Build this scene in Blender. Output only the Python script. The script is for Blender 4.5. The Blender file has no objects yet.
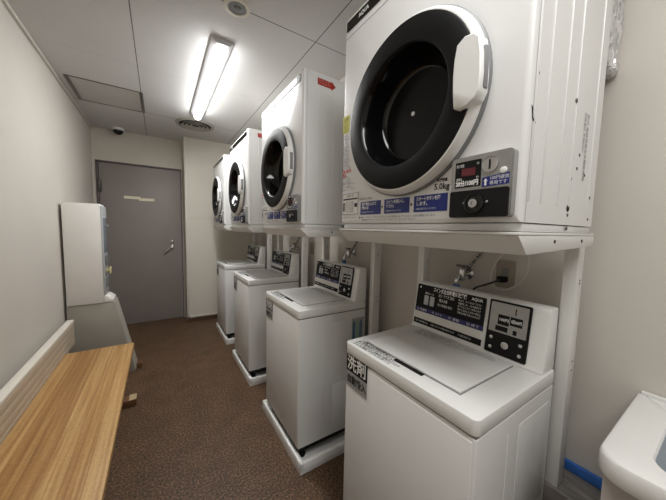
import bpy, bmesh, math, random
from mathutils import Vector, Matrix
random.seed(7)
SC = bpy.context.scene
COL = SC.collection
PI = math.pi

# ------------------------------------------------------------------ helpers
def lin(c):
    return tuple((v/12.92 if v <= .04045 else ((v+.055)/1.055)**2.4) for v in (x/255 for x in c))

def mat(name, rgb, rough=.5, metal=0., var=.04, scale=6., bump=0., bscale=200., spec=.5, emit=0., coat=0., trans=0.):
    m = bpy.data.materials.new(name); m.use_nodes = True
    nt = m.node_tree; b = nt.nodes['Principled BSDF']
    c = lin(rgb)
    geo = nt.nodes.new('ShaderNodeTexCoord')
    n = nt.nodes.new('ShaderNodeTexNoise'); n.inputs['Scale'].default_value = scale; n.inputs['Detail'].default_value = 4
    nt.links.new(geo.outputs['Object'], n.inputs['Vector'])
    r = nt.nodes.new('ShaderNodeValToRGB')
    r.color_ramp.elements[0].position = .3; r.color_ramp.elements[1].position = .7
    r.color_ramp.elements[0].color = (*[max(0, v*(1-var)) for v in c], 1)
    r.color_ramp.elements[1].color = (*[min(1, v*(1+var)) for v in c], 1)
    nt.links.new(n.outputs['Fac'], r.inputs['Fac']); nt.links.new(r.outputs['Color'], b.inputs['Base Color'])
    b.inputs['Roughness'].default_value = rough; b.inputs['Metallic'].default_value = metal
    b.inputs['Specular IOR Level'].default_value = spec
    b.inputs['Coat Weight'].default_value = coat
    b.inputs['Transmission Weight'].default_value = trans
    if emit:
        b.inputs['Emission Color'].default_value = (*c, 1); b.inputs['Emission Strength'].default_value = emit
    if bump:
        n2 = nt.nodes.new('ShaderNodeTexNoise'); n2.inputs['Scale'].default_value = bscale; n2.inputs['Detail'].default_value = 3
        nt.links.new(geo.outputs['Object'], n2.inputs['Vector'])
        bp = nt.nodes.new('ShaderNodeBump'); bp.inputs['Strength'].default_value = bump; bp.inputs['Distance'].default_value = .01
        nt.links.new(n2.outputs['Fac'], bp.inputs['Height']); nt.links.new(bp.outputs['Normal'], b.inputs['Normal'])
    return m

def bx(bm, x0, x1, y0, y1, z0, z1, bev=0., seg=2):
    x0, x1 = min(x0, x1), max(x0, x1); y0, y1 = min(y0, y1), max(y0, y1); z0, z1 = min(z0, z1), max(z0, z1)
    r = bmesh.ops.create_cube(bm, size=1)
    vs = r['verts']
    for v in vs:
        v.co = Vector(((x0+x1)/2 + v.co.x*(x1-x0), (y0+y1)/2 + v.co.y*(y1-y0), (z0+z1)/2 + v.co.z*(z1-z0)))
    if bev > 0:
        es = list({e for v in vs for e in v.link_edges})
        bmesh.ops.bevel(bm, geom=es, offset=min(bev, .49*min(x1-x0, y1-y0, z1-z0)), segments=seg, affect='EDGES', profile=.5)
    return bm

def box(*a, **k):
    bm = bmesh.new(); bx(bm, *a, **k); return bm

def tube(bm, pts, r, n=10, cap=True):
    pts = [Vector(p) for p in pts]
    rs = r if isinstance(r, (list, tuple)) else [r]*len(pts)
    rings = []; up = None
    for i, p in enumerate(pts):
        t = (pts[min(i+1, len(pts)-1)] - pts[max(i-1, 0)]).normalized()
        if up is None:
            up = Vector((0, 0, 1)) if abs(t.z) < .9 else Vector((1, 0, 0))
        a = t.cross(up).normalized(); b = a.cross(t).normalized(); up = b
        rings.append([bm.verts.new(p + (a*math.cos(2*PI*k/n) + b*math.sin(2*PI*k/n))*rs[i]) for k in range(n)])
    for A, B in zip(rings, rings[1:]):
        for k in range(n):
            bm.faces.new((A[k], A[(k+1) % n], B[(k+1) % n], B[k]))
    if cap:
        bm.faces.new(rings[0][::-1]); bm.faces.new(rings[-1])
    return bm

def smooth_path(pts, n=6):
    P = [Vector(p) for p in pts]; out = []
    for i in range(len(P)-1):
        p0, p1, p2, p3 = P[max(i-1, 0)], P[i], P[i+1], P[min(i+2, len(P)-1)]
        for k in range(n):
            t = k/n
            out.append(.5*((2*p1) + (p2-p0)*t + (2*p0-5*p1+4*p2-p3)*t*t + (3*p1-p0-3*p2+p3)*t**3))
    out.append(P[-1]); return out

def lathe(bm, prof, axis='z', c=(0, 0, 0), n=48, close0=False, close1=False):
    """prof: list of (radius, height along axis)."""
    c = Vector(c); rings = []
    for r, h in prof:
        ring = []
        for k in range(n):
            a = 2*PI*k/n
            if axis == 'z': v = Vector((r*math.cos(a), r*math.sin(a), h))
            elif axis == 'x': v = Vector((h, r*math.cos(a), r*math.sin(a)))
            else: v = Vector((r*math.sin(a), h, r*math.cos(a)))
            ring.append(bm.verts.new(c+v))
        rings.append(ring)
    for A, B in zip(rings, rings[1:]):
        for k in range(n): bm.faces.new((A[k], A[(k+1) % n], B[(k+1) % n], B[k]))
    if close0: bm.faces.new(rings[0][::-1])
    if close1: bm.faces.new(rings[-1])
    return bm

def prism(bm, poly, axis, a0, a1, bev=0.):
    """poly: 2D points; axis 'y' -> poly is (x,z); 'z' -> (x,y); 'x' -> (y,z)."""
    def P(p, a):
        return Vector((p[0], a, p[1])) if axis == 'y' else (Vector((p[0], p[1], a)) if axis == 'z' else Vector((a, p[0], p[1])))
    A = [bm.verts.new(P(p, a0)) for p in poly]; B = [bm.verts.new(P(p, a1)) for p in poly]
    fs = [bm.faces.new(A[::-1]), bm.faces.new(B)]
    n = len(poly)
    for k in range(n): fs.append(bm.faces.new((A[k], A[(k+1) % n], B[(k+1) % n], B[k])))
    bmesh.ops.recalc_face_normals(bm, faces=fs)
    if bev:
        es = list({e for f in fs for e in f.edges})
        bmesh.ops.bevel(bm, geom=es, offset=bev, segments=2, affect='EDGES', profile=.5)
    return bm

def rrect(u0, u1, v0, v1, r, n=5):
    pts = []
    for cx, cy, a0 in ((u1-r, v1-r, 0), (u0+r, v1-r, PI/2), (u0+r, v0+r, PI), (u1-r, v0+r, 3*PI/2)):
        for k in range(n+1):
            a = a0 + PI/2*k/n; pts.append((cx+r*math.cos(a), cy+r*math.sin(a)))
    return pts

def plate(bm, M, u0, u1, v0, v1, t=.0008, r=0.):
    """thin plate in the (u,v) plane of frame M, thickness t along its normal."""
    poly = rrect(u0, u1, v0, v1, r) if r else [(u0, v0), (u1, v0), (u1, v1), (u0, v1)]
    return polyplate(bm, M, poly, t)

def polyplate(bm, M, poly, t=.0008):
    A = [bm.verts.new(M @ Vector((p[0], p[1], 0))) for p in poly]; B = [bm.verts.new(M @ Vector((p[0], p[1], t))) for p in poly]
    fs = [bm.faces.new(A[::-1]), bm.faces.new(B)]; n = len(poly)
    for k in range(n): fs.append(bm.faces.new((A[k], A[(k+1) % n], B[(k+1) % n], B[k])))
    bmesh.ops.recalc_face_normals(bm, faces=fs)
    return bm

def frame(o, X, Y):
    X = Vector(X).normalized(); Y = Vector(Y).normalized(); Z = X.cross(Y)
    M = Matrix((X, Y, Z)).transposed().to_4x4(); M.translation = Vector(o); return M

_dg = None
def text(bm, M, s, u, v, size, align='LEFT', lift=.0012, width=None, res=2, bold=0.):
    cu = bpy.data.curves.new('t', 'FONT'); cu.body = s; cu.size = size; cu.align_x = align; cu.align_y = 'CENTER'
    cu.resolution_u = res; cu.offset = bold
    ob = bpy.data.objects.new('t', cu); COL.objects.link(ob)
    bpy.context.view_layer.update()
    ev = ob.evaluated_get(bpy.context.evaluated_depsgraph_get()); me = bpy.data.meshes.new_from_object(ev)
    if len(me.vertices):
        xs = [w.co.x for w in me.vertices]; w = max(xs)-min(xs); k = 1.
        if width and w > 1e-6: k = width/w
        vs = [bm.verts.new(M @ Vector((u + (q.co.x)*k, v + q.co.y, lift))) for q in me.vertices]
        for p in me.polygons:
            try: bm.faces.new([vs[i] for i in p.vertices])
            except ValueError: pass
    bpy.data.objects.remove(ob); bpy.data.curves.remove(cu); bpy.data.meshes.remove(me)
    return bm

def obj(name, bm, m, parent=None, loc=None, label=None, smooth=True, shift=None):
    me = bpy.data.meshes.new(name)
    if shift: bmesh.ops.translate(bm, verts=bm.verts, vec=shift)
    bm.to_mesh(me); bm.free()
    if smooth:
        for p in me.polygons: p.use_smooth = True
        me.set_sharp_from_angle(angle=math.radians(38))
    o = bpy.data.objects.new(name, me); COL.objects.link(o)
    if m is not None: me.materials.append(m)
    if parent: o.parent = parent
    if loc: o.location = loc
    if label: o['label'] = label
    return o

def thing(name, label, cat, loc=(0, 0, 0), group=None):
    o = bpy.data.objects.new(name, None); COL.objects.link(o); o.empty_display_size = .1
    o.location = loc; o['label'] = label; o['category'] = cat
    if group: o['group'] = group
    return o

def tag(o, label, cat, group=None):
    o['label'] = label; o['category'] = cat
    if group: o['group'] = group
    return o

def struct(name, bm, m, parent=None):
    o = obj(name, bm, m, parent)
    if not parent: o['kind'] = 'structure'
    return o

def structroot(name, loc=(0, 0, 0)):
    o = bpy.data.objects.new(name, None); COL.objects.link(o); o.location = loc; o['kind'] = 'structure'; return o

def dup(root, loc, label):
    r = root.copy(); COL.objects.link(r); r.location = loc; r['label'] = label
    for ch in list(root.children):
        c = ch.copy(); COL.objects.link(c); c.parent = r
        for g in list(ch.children):
            d = g.copy(); COL.objects.link(d); d.parent = c
    return r

# ------------------------------------------------------------------ materials
WHITE = mat('white_enamel', (226, 226, 224), .32, var=.015, scale=3)
WHITE2 = mat('white_plastic', (232, 232, 229), .38, var=.015, scale=4)
LIDW = mat('lid_plastic', (232, 232, 230), .34, var=.02, scale=3)
STANDW = mat('stand_white_paint', (222, 221, 217), .45, var=.03, scale=5)
BLACKG = mat('gloss_black', (9, 9, 10), .12, var=.1)
BEZEL = mat('satin_black', (11, 11, 12), .48, var=.1, spec=.2)
GLASS = mat('dark_door_glass', (5, 5, 6), .22, var=.1, spec=.3)
BLACKM = mat('matt_black', (16, 16, 17), .6, var=.1, spec=.25)
PRINT = mat('print_black', (30, 30, 32), .6)
PRINTG = mat('print_grey', (112, 112, 112), .6)
PRINTW = mat('print_white', (235, 235, 232), .5)
PRINTR = mat('print_red', (196, 50, 46), .5)
BLUE = mat('label_blue', (26, 42, 118), .45, var=.05)
BLUED = mat('band_navy', (36, 38, 96), .4, var=.08)
YEL = mat('label_yellow', (206, 202, 64), .5)
REDST = mat('sticker_red', (170, 40, 34), .45)
PAPER = mat('paper_white', (226, 224, 218), .6)
GREYB = mat('band_grey', (128, 128, 126), .5)
SILVER = mat('brushed_silver', (170, 170, 168), .38, metal=.75, var=.05, scale=30)
CHROME = mat('chrome', (205, 205, 205), .16, metal=1., var=.03)
STEELD = mat('dark_steel', (96, 94, 90), .4, metal=.6)
DISP = mat('led_window', (96, 34, 42), .25, var=.1)
GREY = mat('grey_plastic', (120, 121, 122), .45)
GREYL = mat('light_grey_plastic', (176, 178, 180), .35)
HOSE = mat('hose_grey', (150, 150, 144), .5)
BLUEP = mat('blue_plastic', (52, 98, 168), .4)
BLUET = mat('blue_tape', (56, 110, 190), .5, var=.12, scale=30)
ENDP = mat('cream_panel', (220, 215, 203), .55, var=.02, scale=2)
WALLM = mat('wall_paint', (205, 199, 190), .8, var=.025, scale=1.6, bump=.05, bscale=160)
WALLF = mat('wall_paint_far', (205, 199, 187), .8, var=.03, scale=2, bump=.05, bscale=160)
DOORM = mat('door_paint', (143, 135, 130), .5, var=.02, scale=5, bump=.02, bscale=120)
DFRAME = mat('door_frame_paint', (98, 88, 84), .5)
SKIRT = mat('brown_skirting', (84, 62, 46), .5)
TAPE = mat('masking_tape', (236, 228, 204), .7)
FOIL = mat('foil_tape', (226, 226, 226), .3, metal=.35, var=.05, scale=40, bump=.9, bscale=38)
VINYL = None
WOODB = mat('brown_wood', (112, 74, 48), .5, var=.2, scale=14)
WOODT = mat('pale_wood', (196, 172, 132), .5, var=.1, scale=14)
BACKR = mat('beige_slat', (196, 180, 160), .5, var=.04, scale=7)
BACKT = mat('cream_rail', (232, 226, 214), .45, var=.02)
STANDG = mat('stand_grey_paint', (160, 155, 144), .6, var=.04, scale=6)
STANDE = mat('stand_edge', (184, 180, 170), .6)
CABW = mat('dispenser_white', (230, 227, 222), .45, var=.015)
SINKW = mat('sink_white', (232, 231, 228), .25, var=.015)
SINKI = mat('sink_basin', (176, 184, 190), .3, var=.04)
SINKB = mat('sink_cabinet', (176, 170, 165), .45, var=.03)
YTAG = mat('pale_yellow_plastic', (226, 218, 160), .5)
DOME = mat('smoked_dome', (10, 10, 12), .08)
VENTM = mat('vent_metal', (170, 166, 158), .45, metal=.1)
VENTD = mat('vent_dark', (26, 25, 24), .7)
HATCHF = mat('hatch_aluminium', (112, 109, 104), .4, metal=.5)
LAMPW = mat('lamp_housing', (216, 216, 218), .4)
TUBE = mat('lamp_diffuser', (255, 255, 255), .5, emit=26.)
CORDW = mat('cord_white', (206, 203, 196), .5)

def ceiling_mat():
    m = mat('ceiling_board', (206, 205, 203), .75, var=.02, scale=2, bump=.04, bscale=220)
    nt = m.node_tree; b = nt.nodes['Principled BSDF']
    old = b.inputs['Base Color'].links[0].from_socket
    tc = nt.nodes.new('ShaderNodeTexCoord'); sp = nt.nodes.new('ShaderNodeSeparateXYZ'); nt.links.new(tc.outputs['Object'], sp.inputs[0])
    def line(sock, off, per, w):
        a = nt.nodes.new('ShaderNodeMath'); a.operation = 'SUBTRACT'; nt.links.new(sock, a.inputs[0]); a.inputs[1].default_value = off
        p = nt.nodes.new('ShaderNodeMath'); p.operation = 'PINGPONG'; nt.links.new(a.outputs[0], p.inputs[0]); p.inputs[1].default_value = per/2
        l = nt.nodes.new('ShaderNodeMath'); l.operation = 'LESS_THAN'; nt.links.new(p.outputs[0], l.inputs[0]); l.inputs[1].default_value = w
        return l.outputs[0]
    lx = line(sp.outputs['X'], -.1, .967, .0028); ly = line(sp.outputs['Y'], 1.59, 1.96, .0028); lf = line(sp.outputs['Y'], 2.57, 1.96, .0012)
    mx = nt.nodes.new('ShaderNodeMath'); mx.operation = 'MAXIMUM'; nt.links.new(lx, mx.inputs[0]); nt.links.new(ly, mx.inputs[1])
    m3 = nt.nodes.new('ShaderNodeMath'); m3.operation = 'MULTIPLY'; nt.links.new(lf, m3.inputs[0]); m3.inputs[1].default_value = .4
    m4 = nt.nodes.new('ShaderNodeMath'); m4.operation = 'MAXIMUM'; nt.links.new(mx.outputs[0], m4.inputs[0]); nt.links.new(m3.outputs[0], m4.inputs[1])
    mix = nt.nodes.new('ShaderNodeMixRGB'); nt.links.new(m4.outputs[0], mix.inputs['Fac']); nt.links.new(old, mix.inputs['Color1'])
    mix.inputs['Color2'].default_value = (*lin((84, 82, 80)), 1); nt.links.new(mix.outputs[0], b.inputs['Base Color'])
    return m

def floor_mat():
    m = bpy.data.materials.new('brown_speckled_vinyl'); m.use_nodes = True; nt = m.node_tree; b = nt.nodes['Principled BSDF']
    tc = nt.nodes.new('ShaderNodeTexCoord')
    def noise(s, d=4):
        n = nt.nodes.new('ShaderNodeTexNoise'); n.inputs['Scale'].default_value = s; n.inputs['Detail'].default_value = d
        nt.links.new(tc.outputs['Object'], n.inputs['Vector']); return n
    n1 = noise(95, 3); n2 = noise(7, 4)
    r = nt.nodes.new('ShaderNodeValToRGB'); cr = r.color_ramp
    cr.elements[0].position = .36; cr.elements[0].color = (*lin((60, 48, 36)), 1)
    cr.elements[1].position = .64; cr.elements[1].color = (*lin((130, 100, 75)), 1)
    e = cr.elements.new(.5); e.color = (*lin((92, 70, 52)), 1)
    nt.links.new(n1.outputs['Fac'], r.inputs['Fac'])
    mix = nt.nodes.new('ShaderNodeMixRGB'); mix.blend_type = 'MULTIPLY'; mix.inputs['Fac'].default_value = 1
    r2 = nt.nodes.new('ShaderNodeValToRGB'); r2.color_ramp.elements[0].position = .3; r2.color_ramp.elements[0].color = (.74, .74, .74, 1)
    r2.color_ramp.elements[1].position = .72; r2.color_ramp.elements[1].color = (1.12, 1.1, 1.08, 1)
    nt.links.new(n2.outputs['Fac'], r2.inputs['Fac']); nt.links.new(r.outputs[0], mix.inputs['Color1']); nt.links.new(r2.outputs[0], mix.inputs['Color2'])
    nt.links.new(mix.outputs[0], b.inputs['Base Color'])
    b.inputs['Roughness'].default_value = .5; b.inputs['Specular IOR Level'].default_value = .35
    return m

def wood_mat():
    m = bpy.data.materials.new('laminated_bench_wood'); m.use_nodes = True; nt = m.node_tree; b = nt.nodes['Principled BSDF']
    tc = nt.nodes.new('ShaderNodeTexCoord'); sp = nt.nodes.new('ShaderNodeSeparateXYZ'); nt.links.new(tc.outputs['Object'], sp.inputs[0])
    def M(op, a, bb=None):
        n = nt.nodes.new('ShaderNodeMath'); n.operation = op
        for i, q in enumerate((a, bb)):
            if q is None: continue
            if isinstance(q, (int, float)): n.inputs[i].default_value = q
            else: nt.links.new(q, n.inputs[i])
        return n.outputs[0]
    strip = M('FLOOR', M('MULTIPLY', sp.outputs['X'], 15.))
    sv = nt.nodes.new('ShaderNodeTexWhiteNoise'); sv.noise_dimensions = '1D'; nt.links.new(strip, sv.inputs['W'])
    seg = M('FLOOR', M('ADD', M('MULTIPLY', sp.outputs['Y'], .12), M('MULTIPLY', sv.outputs['Value'], 7.)))
    wn = nt.nodes.new('ShaderNodeTexWhiteNoise'); wn.noise_dimensions = '2D'
    cb = nt.nodes.new('ShaderNodeCombineXYZ'); nt.links.new(strip, cb.inputs[0]); nt.links.new(seg, cb.inputs[1]); nt.links.new(cb.outputs[0], wn.inputs['Vector'])
    mp = nt.nodes.new('ShaderNodeMapping'); mp.inputs['Scale'].default_value = (70, 1.6, 1); nt.links.new(tc.outputs['Object'], mp.inputs['Vector'])
    off = nt.nodes.new('ShaderNodeVectorMath'); off.operation = 'ADD'; nt.links.new(mp.outputs[0], off.inputs[0])
    sc = nt.nodes.new('ShaderNodeVectorMath'); sc.operation = 'SCALE'; sc.inputs['Scale'].default_value = 13; nt.links.new(wn.outputs['Color'], sc.inputs[0]); nt.links.new(sc.outputs[0], off.inputs[1])
    ng = nt.nodes.new('ShaderNodeTexNoise'); ng.inputs['Scale'].default_value = 1.; ng.inputs['Detail'].default_value = 6; ng.inputs['Distortion'].default_value = .6
    nt.links.new(off.outputs[0], ng.inputs['Vector'])
    n3 = nt.nodes.new('ShaderNodeTexNoise'); n3.inputs['Scale'].default_value = 90; nt.links.new(tc.outputs['Object'], n3.inputs['Vector'])
    f = M('ADD', M('ADD', M('MULTIPLY', wn.outputs['Value'], .26), M('MULTIPLY', ng.outputs['Fac'], .80)), M('MULTIPLY', n3.outputs['Fac'], .22))
    r = nt.nodes.new('ShaderNodeValToRGB'); cr = r.color_ramp
    cr.elements[0].position = .40; cr.elements[0].color = (*lin((142, 100, 58)), 1)
    cr.elements[1].position = .88; cr.elements[1].color = (*lin((206, 168, 114)), 1)
    e = cr.elements.new(.63); e.color = (*lin((174, 130, 78)), 1)
    nt.links.new(f, r.inputs['Fac'])
    edge = M('PINGPONG', M('MULTIPLY', sp.outputs['X'], 15.), .5)
    jl = M('LESS_THAN', edge, .02)
    mix = nt.nodes.new('ShaderNodeMixRGB'); nt.links.new(M('MULTIPLY', jl, .45), mix.inputs['Fac']); nt.links.new(r.outputs[0], mix.inputs['Color1'])
    mix.inputs['Color2'].default_value = (*lin((118, 76, 40)), 1)
    nt.links.new(mix.outputs[0], b.inputs['Base Color'])
    b.inputs['Roughness'].default_value = .42; b.inputs['Specular IOR Level'].default_value = .4
    return m

def braid_mat():
    m = mat('braided_hose', (150, 148, 142), .4, metal=.5)
    nt = m.node_tree; b = nt.nodes['Principled BSDF']
    tc = nt.nodes.new('ShaderNodeTexCoord'); ck = nt.nodes.new('ShaderNodeTexChecker'); ck.inputs['Scale'].default_value = 110
    ck.inputs['Color1'].default_value = (*lin((190, 188, 180)), 1); ck.inputs['Color2'].default_value = (*lin((58, 55, 50)), 1)
    nt.links.new(tc.outputs['Object'], ck.inputs['Vector']); nt.links.new(ck.outputs['Color'], b.inputs['Base Color'])
    return m

def ledge_mat():
    m = bpy.data.materials.new('grey_wood_vinyl'); m.use_nodes = True; nt = m.node_tree; b = nt.nodes['Principled BSDF']
    tc = nt.nodes.new('ShaderNodeTexCoord'); mp = nt.nodes.new('ShaderNodeMapping'); mp.inputs['Scale'].default_value = (24, 3, 3); mp.inputs['Rotation'].default_value = (0, 0, .35)
    nt.links.new(tc.outputs['Object'], mp.inputs['Vector'])
    n = nt.nodes.new('ShaderNodeTexNoise'); n.inputs['Scale'].default_value = 2; n.inputs['Detail'].default_value = 6; nt.links.new(mp.outputs[0], n.inputs['Vector'])
    r = nt.nodes.new('ShaderNodeValToRGB'); r.color_ramp.elements[0].position = .35; r.color_ramp.elements[0].color = (*lin((92, 88, 83)), 1)
    r.color_ramp.elements[1].position = .68; r.color_ramp.elements[1].color = (*lin((146, 140, 132)), 1)
    nt.links.new(n.outputs['Fac'], r.inputs['Fac']); nt.links.new(r.outputs[0], b.inputs['Base Color']); b.inputs['Roughness'].default_value = .35
    return m

CEILM = ceiling_mat(); FLOORM = floor_mat(); WOOD = wood_mat(); BRAID = braid_mat(); VINYL = ledge_mat()

# ------------------------------------------------------------------ room shell
XL, XR, ZC, YD, YP, YN = -.6635, 1.24, 2.525, 4.44, 4.17, -1.7
XP = .31
T = .08
struct('floor', box(XL-T, XR+T, YN-T, YD+T, -T, 0), FLOORM)
struct('ceiling', box(XL-T, XR+T, YN-T, YD+T, ZC, ZC+T), CEILM)
struct('wall_left', box(XL-T, XL, YN-T, YD+T, 0, ZC), WALLM)
struct('wall_right', box(XR, XR+T, YN-T, YD+T, 0, ZC), WALLM)
struct('wall_near', box(XL, XR, YN-T, YN, 0, ZC), WALLM)
bm = bmesh.new(); DT = 2.135; DLx, DRx = -.632, .292
bx(bm, XL, XP, YD, YD+T, DT, ZC); bx(bm, XL, DLx, YD, YD+T, 0, DT); bx(bm, DRx, XP, YD, YD+T, 0, DT)
struct('wall_far', bm, WALLF)
bm = bmesh.new()
bx(bm, XP, XR, YP+.012, YD+T, 0, ZC)
bx(bm, XP, XR, YP, YP+.012, .062, 1.452); bx(bm, XP, XR, YP, YP+.012, 1.457, ZC)
struct('wall_far_right', bm, ENDP)
bm = bmesh.new()
bx(bm, XP-.002, XR, YP-.008, YP-.0005, .0, .055)
struct('baseboard_far', bm, SKIRT)
struct('trim_1', box(XP, XP+.028, YP-.006, YP-.0002, .062, ZC, bev=.002), ENDP)
struct('trim_2', box(XP, XR, YP-.006, YP-.0002, .062, .085, bev=.002), ENDP)
struct('trim_3', box(XL, XL+.018, YN, YD, ZC-.022, ZC-.0003, bev=.004), WALLM)
bm = bmesh.new(); bx(bm, 1.062, XR, YN, .2545, 0, .492); bx(bm, 1.0955, XR, .2546, .335, 0, .4919)
struct('trim_4', bm, VINYL)          # low boxed ledge along the wall

# door in the recess
dr = structroot('door_1', (DLx, YD, 0))
def dobj(n, bm, m, par): return obj(n, bm, m, par, shift=(-DLx, -YD, 0))
leaf = dobj('door_leaf', box(DLx+.028, DRx-.022, YD+.006, YD+.046, .006, DT-.022, bev=.002), DOORM, dr)
bm = bmesh.new(); bx(bm, DLx, DLx+.022, YD-.012, YD+.06, 0, DT); bx(bm, DRx-.016, DRx, YD-.012, YD+.06, 0, DT); bx(bm, DLx, DRx, YD-.012, YD+.06, DT-.016, DT)
dobj('door_frame', bm, DFRAME, dr)
bm = bmesh.new(); lathe(bm, [(.013, 1.74), (.016, 1.745), (.016, 1.80), (.012, 1.805), (.012, 1.815), (.016, 1.82), (.016, 1.89), (.010, 1.9)], 'z', (DLx+.03, YD-.018, 0), 16, True, True)
bx(bm, DLx+.03, DLx+.05, YD-.016, YD+.008, 1.75, 1.88)
dobj('hinge', bm, STEELD, dr)
bm = bmesh.new(); lathe(bm, [(.026, .0), (.026, -.008), (.012, -.012), (.011, -.045), (.009, -.05)], 'y', (.158, YD+.006, 1.045), 20, True, True)
tube(bm, smooth_path([(.158, YD-.04, 1.045), (.14, YD-.042, 1.036), (.10, YD-.042, 1.0), (.065, YD-.038, .965)], 5), .010, 10)
dobj('door_handle', bm, CHROME, dr)
bm = bmesh.new(); lathe(bm, [(.022, 0), (.022, -.006), (.013, -.009), (.012, -.010)], 'y', (.160, YD+.006, 1.115), 20, True, True)
dobj('door_lock', bm, CHROME, dr)
for x0, x1, z0, tl in ((-.365, -.19, 1.700, -.01), (-.205, -.035, 1.682, .02)):
    bm = bmesh.new(); M = frame((x0, YD+.0055, z0), (1, 0, tl), (0, 0, 1)); plate(bm, M, 0, x1-x0, -.018, .018, .0014)
    tag(obj('masking_tape', bm, TAPE), 'left strip of cream masking tape stuck across the grey door' if x0 < -.2 else 'right strip of cream masking tape overlapping the other on the grey door', 'tape', 'masking tape on the door')

# ------------------------------------------------------------------ ceiling fittings
lt = thing('ceiling_light', 'long white fluorescent ceiling light, switched on, between speaker and round vent', 'light', (.372, 1.9, ZC))
bm = bmesh.new(); prism(bm, [(-.070, 0), (.070, 0), (.066, -.012), (.036, -.032), (-.036, -.032), (-.066, -.012)], 'y', 0, 1.36, .002); obj('lamp_housing', bm, LAMPW, lt)
bm = bmesh.new()
prism(bm, [(-.029, -.033)] + [(.031*math.cos(PI+PI*k/10), -.050+.022*math.sin(PI+PI*k/10)) for k in range(11)] + [(.029, -.033)], 'y', .035, 1.325); obj('diffuser', bm, TUBE, lt)
vt = thing('ceiling_vent', 'round ringed ceiling air vent near the end of the lamp', 'vent', (.393, 3.62, ZC))
bm = bmesh.new(); lathe(bm, [(.205, -.001), (.20, -.014), (.175, -.016), (.168, -.004)], 'z', n=56); obj('vent_rim', bm, VENTM, vt)
bm = bmesh.new(); lathe(bm, [(.169, -.003), (.01, -.002)], 'z', n=48, close1=True); obj('vent_throat', bm, VENTD, vt)
for r in (.128, .088, .048):
    bm = bmesh.new(); lathe(bm, [(r-.004, -.006), (r+.016, -.022), (r+.018, -.026), (r+.010, -.025), (r-.008, -.009), (r-.004, -.006)], 'z', n=48); obj('vent_ring', bm, VENTM, vt)
sp = thing('ceiling_speaker', 'small round cream ceiling speaker at the top edge of the picture', 'speaker', (.386, 1.59, ZC))
bm = bmesh.new(); lathe(bm, [(.068, 0), (.066, -.008), (.050, -.011), (.046, -.006)], 'z', n=40); obj('speaker_rim', bm, ENDP, sp)
bm = bmesh.new(); lathe(bm, [(.047, -.004), (.02, -.007), (.004, -.007)], 'z', n=40, close1=True); obj('speaker_grille', bm, GREY, sp)
bm = bmesh.new(); lathe(bm, [(.018, -.007), (.016, -.011), (.003, -.012)], 'z', n=24, close1=True); obj('speaker_cap', bm, STEELD, sp)
ht = thing('ceiling_hatch', 'square ceiling access hatch with grey metal frame near left wall', 'hatch', (-.345, 3.30, ZC))
bm = bmesh.new(); bx(bm, -.245, .245, -.25, .25, -.002, -.0004); obj('hatch_panel', bm, mat('hatch_board', (190, 187, 183), .75), ht)
bm = bmesh.new()
for s in (-1, 1): bx(bm, s*.245-.013, s*.245+.013, -.252, .252, -.009, -.0003, bev=.002); bx(bm, -.24, .24, s*.25-.0035, s*.25+.0035, -.005, -.0003)
obj('hatch_frame', bm, HATCHF, ht)
dm = thing('dome_camera', 'small black dome security camera on ceiling above the grey door', 'camera', (-.385, 4.33, ZC))
bm = bmesh.new(); lathe(bm, [(.062, 0), (.062, -.022), (.055, -.028), (.050, -.028)], 'z', n=36, close0=True, close1=True); obj('camera_base', bm, WHITE2, dm)
bm = bmesh.new(); lathe(bm, [(.052*math.cos(a), -.028-.05*math.sin(a)) for a in [PI/2*k/8 for k in range(8)]] + [(.003, -.078)], 'z', n=36, close1=True); obj('camera_dome', bm, DOME, dm)

# ------------------------------------------------------------------ washers
XW, DW, WW = .6235, .474, .5396
YW = [.3149, 1.2862, 2.2555, 3.2034]
ZP = .020
FRN = lambda x, y=0, z=0: frame((x, y, z), (0, -1, 0), (0, 0, 1))     # faces -x
W0 = thing('washing_machine', 'nearest white coin washing machine, cut off by the bottom of the picture, beside the sink', 'washing machine', (XW, YW[0], ZP), 'coin washing machines')
def wo(n, bm, m, par=None, label=None): return obj(n, bm, m, par or W0, shift=(0, 0, -ZP), label=label)
bm = bmesh.new()
bx(bm, .004, DW-.004, .002, WW-.002, .10, .8505, bev=.007, seg=3)
# raised front panel with a seam under the lid band, and pressed ribs on the sides
bx(bm, .0018, .014, .012, WW-.012, .112, .838, bev=.002)
for y0, y1 in ((.0008, .006), (WW-.006, WW-.0008)):
    bx(bm, .165, .169, y0, y1, .15, .80, bev=.001); bx(bm, .23, .44, y0, y1, .15, .42, bev=.0012); bx(bm, .23, .44, y0, y1, .47, .80, bev=.0012)
body = wo('cabinet', bm, WHITE)
bm = bmesh.new(); bx(bm, .016, DW-.01, .01, WW-.01, .076, .102); wo('plinth', bm, BLACKM)
bm = bmesh.new(); bx(bm, .006, DW-.006, .0045, WW-.0045, .849, .8565); wo('band_seam', bm, GREYB)
for fx in (.05, DW-.06):
    for fy in (.05, WW-.05):
        bm = bmesh.new(); lathe(bm, [(.024, .0205), (.026, .03), (.018, .045), (.018, .078)], 'z', (fx, fy, 0), 16, True, True); wo('foot', bm, BLACKM)
bm = bmesh.new(); prism(bm, rrect(0, DW, 0, WW, .018, 5), 'z', .855, .899, .0035)
top = wo('top_cover', bm, WHITE2)
MT = frame((0, 0, .899), (0, -1, 0), (1, 0, 0))      # u = -y, v = +x, normal up
bm = bmesh.new()
rows = ['ふたを開けたまま運転しないでください', '運転中はふたをあけないで', '脱水槽が完全に止まるまで手を入れない', '洗剤自動投入']
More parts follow.
